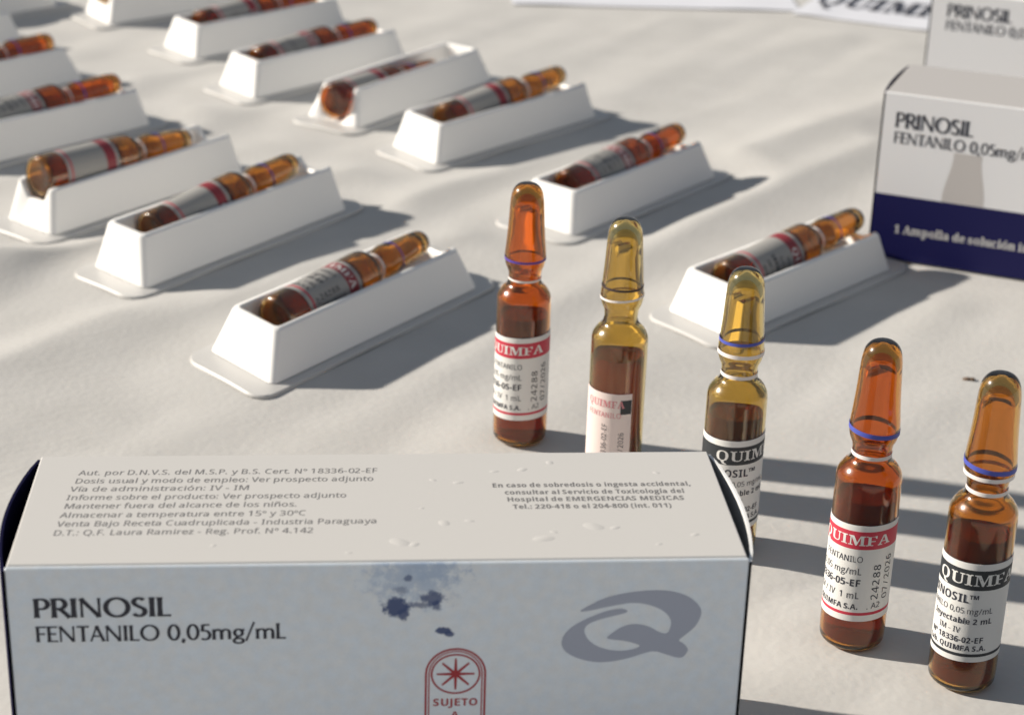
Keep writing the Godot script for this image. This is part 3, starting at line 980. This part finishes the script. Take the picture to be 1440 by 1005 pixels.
	lay(a3, "ampoule in the topmost tray of the upper left corner", lying(T.far_corner, 7.5, 9.4, 13.8, 1.2))

	# the big carton in front
	var ink := Color(0.03, 0.065, 0.20)
	var pale := Color(0.34, 0.47, 0.68)
	var stains := [[618, 22, 58, 42, 0.55, 0.55, pale, 0.75], [650, 14, 40, 16, 0.4, 0.5, pale, 0.8], [592, 76, 20, 15, 0.95, 0.22, ink, 0.4], [604, 92, 9, 10, 0.9, 0.25, ink, 0.4], [650, 62, 17, 11, 0.85, 0.3, ink, 0.5], [632, 74, 22, 5, 0.7, 0.4, ink, 0.6], [655, 76, 7, 8, 0.8, 0.3, ink, 0.5], [668, 121, 12, 6, 0.95, 0.2, ink, 0.3], [676, 127, 7, 5, 0.9, 0.25, ink, 0.3], [612, 26, 6, 5, 0.7, 0.4, ink, 0.6], [600, 48, 10, 6, 0.45, 0.5, ink, 0.7]]
	var face := mat(Color.WHITE, 0.5)
	face.albedo_texture = mottled(1144, 480, Color(0.84, 0.90, 0.955), 0.07, 41, stains)
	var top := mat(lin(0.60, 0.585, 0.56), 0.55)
	var spots := []
	for b in [[81.3, 31.6, 1.0], [67.2, 12.8, 1.2], [71.3, 13.4, 0.8], [91.1, 11.1, 1.7], [94.5, 10.6, 0.9], [59.9, 6.6, 1.7], [62.2, 5.8, 1.0], [82.7, 7.2, 1.6], [84.5, 9.4, 0.7], [70.2, 27.0, 0.9], [76.5, 31.0, 0.8], [86.2, 34.2, 0.9], [66.0, 28.0, 0.7], [107.0, 8.0, 0.8], [104.0, 30.0, 0.7], [52.0, 3.4, 0.6], [63.8, 18.0, 0.5], [31.0, 6.2, 0.6], [100.8, 5.0, 0.6]]:
		spots.append([b[0], b[1], b[2], 0.07 + 0.05 * b[2]])
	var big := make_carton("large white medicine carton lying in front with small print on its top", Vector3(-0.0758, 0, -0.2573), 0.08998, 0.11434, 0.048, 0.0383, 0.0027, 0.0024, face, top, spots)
	carton_name(big, 4.1, 39.2, 20.6, 3.35, 34.9, 38.1, 2.75)
	front_graphics(big)
	top_print(big, 0.048)
	part("blue_band", slab(Vector3(0.00005, 0.0004, 0.00001), Vector3(0.1143, 0.0185, 0.00006), 0.00002), M.navy_print, big)

	# the two smaller cartons at the right
	var cards := mat(lin(0.86, 0.86, 0.87), 0.5)
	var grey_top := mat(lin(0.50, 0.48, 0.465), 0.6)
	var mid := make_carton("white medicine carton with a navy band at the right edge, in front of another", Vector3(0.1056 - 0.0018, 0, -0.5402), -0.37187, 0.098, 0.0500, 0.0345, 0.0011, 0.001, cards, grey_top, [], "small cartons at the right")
	small_carton_front(mid, 0.098, 1.8, 0.0)
	var rear := make_carton("white medicine carton in the upper right corner, behind the navy banded one", Vector3(0.1408, 0, -0.6666), -0.37187, 0.098, 0.0520, 0.0345, 0.0008, 0.001, cards, cards, [], "small cartons at the right")
	bottle_shadow(mid)
	small_carton_front(rear, 0.098, 3.5, 3.6)

	# printed sheets at the far side
	var sheet := mat(lin(0.74, 0.75, 0.80), 0.6)
	make_sheet("blank white paper sheet lying flat at the top edge", Vector3(-0.005, 0, -0.852), 0.03, 0.128, 0.13, sheet, false)
	make_sheet("white printed leaflet with big dark letters at the top edge beside the rear carton", Vector3(0.1185, 0, -0.8505), -0.42, 0.075, 0.11, sheet, true)

	# crumbs
	for c in [["small brown crumb on the cloth above the rightmost standing ampoule", 0.1152, -0.4515, 0.95]]:
		var s := SphereMesh.new()
		s.radius = 0.0009 * c[3]
		s.height = 0.0011 * c[3]
		s.radial_segments = 9
		s.rings = 5
		var st := begin()
		st.append_from(s, 0, Transform3D(Basis(Vector3.UP, 0.6).scaled(Vector3(1.7, 0.9, 0.9)), Vector3(0, 0, 0)))
		st.append_from(s, 0, Transform3D(Basis().scaled(Vector3(0.8, 0.8, 0.9)), Vector3(0.0012 * c[3], 0.0002, 0.0004)))
		var o := MeshInstance3D.new()
		o.name = numbered("crumb")
		o.mesh = st.commit()
		o.material_override = M.crumb
		add_child(o)
		o.position = Vector3(c[1], 0.0001, c[2])
		tag(o, c[0], "crumb")

	build_cloth()

func make_sheet(label: String, at: Vector3, turn: float, w: float, d: float, m: Material, lettered: bool) -> void:
	var root := thing("paper_sheet", label, "paper sheet", Transform3D(Basis(Vector3.UP, turn), at))
	var st := begin()
	var n := 24
	var t := 0.00018
	var rise := func(f: float, g: float) -> float: return 0.0001 + 0.0003 * pow(maxf(0.0, sin(f * 9.0 + 0.6)), 2.0) * (1.0 - g)
	for i in n:
		for j in 6:
			var q := []
			for k in [[i, j], [i + 1, j], [i + 1, j + 1], [i, j + 1]]:
				var f := float(k[0]) / n
				var g := float(k[1]) / 6
				q.append(Vector3(f * w, rise.call(f, g), -g * d))
			st.set_smooth_group(1)
			quad(st, q[0] + Vector3(0, t, 0), q[1] + Vector3(0, t, 0), q[2] + Vector3(0, t, 0), q[3] + Vector3(0, t, 0))
			st.set_smooth_group(2)
			quad(st, q[3], q[2], q[1], q[0])
			st.set_smooth_group(3)
			if j == 0:
				quad(st, q[0], q[1], q[1] + Vector3(0, t, 0), q[0] + Vector3(0, t, 0))
			if j == 5:
				quad(st, q[2], q[3], q[3] + Vector3(0, t, 0), q[2] + Vector3(0, t, 0))
			if i == 0:
				quad(st, q[3], q[0], q[0] + Vector3(0, t, 0), q[3] + Vector3(0, t, 0))
			if i == n - 1:
				quad(st, q[1], q[2], q[2] + Vector3(0, t, 0), q[1] + Vector3(0, t, 0))
	part("page", done(st), m, root)
	var ux := Vector2(cos(turn), -sin(turn))
	var uz := Vector2(-sin(turn), -cos(turn))
	for f in [0.15, 0.5, 0.85]:
		footprints.append([Vector2(at.x, at.z) + uz * d * f + ux * 0.01, Vector2(at.x, at.z) + uz * d * f + ux * (w - 0.01), 0.026])
	if lettered:
		st = begin()
		var pl := Transform3D(Basis(Vector3(1, 0, 0), Vector3(0, 0, -1), Vector3(0, 1, 0)), Vector3(0, 0.0008, 0))
		write_flat(st, pl, letters("QUIMFA", "Droid Serif", true), 0.002, 0.0235, 0.024, 0.068)
		part("big_lettering", done(st), M.print_ink, root)
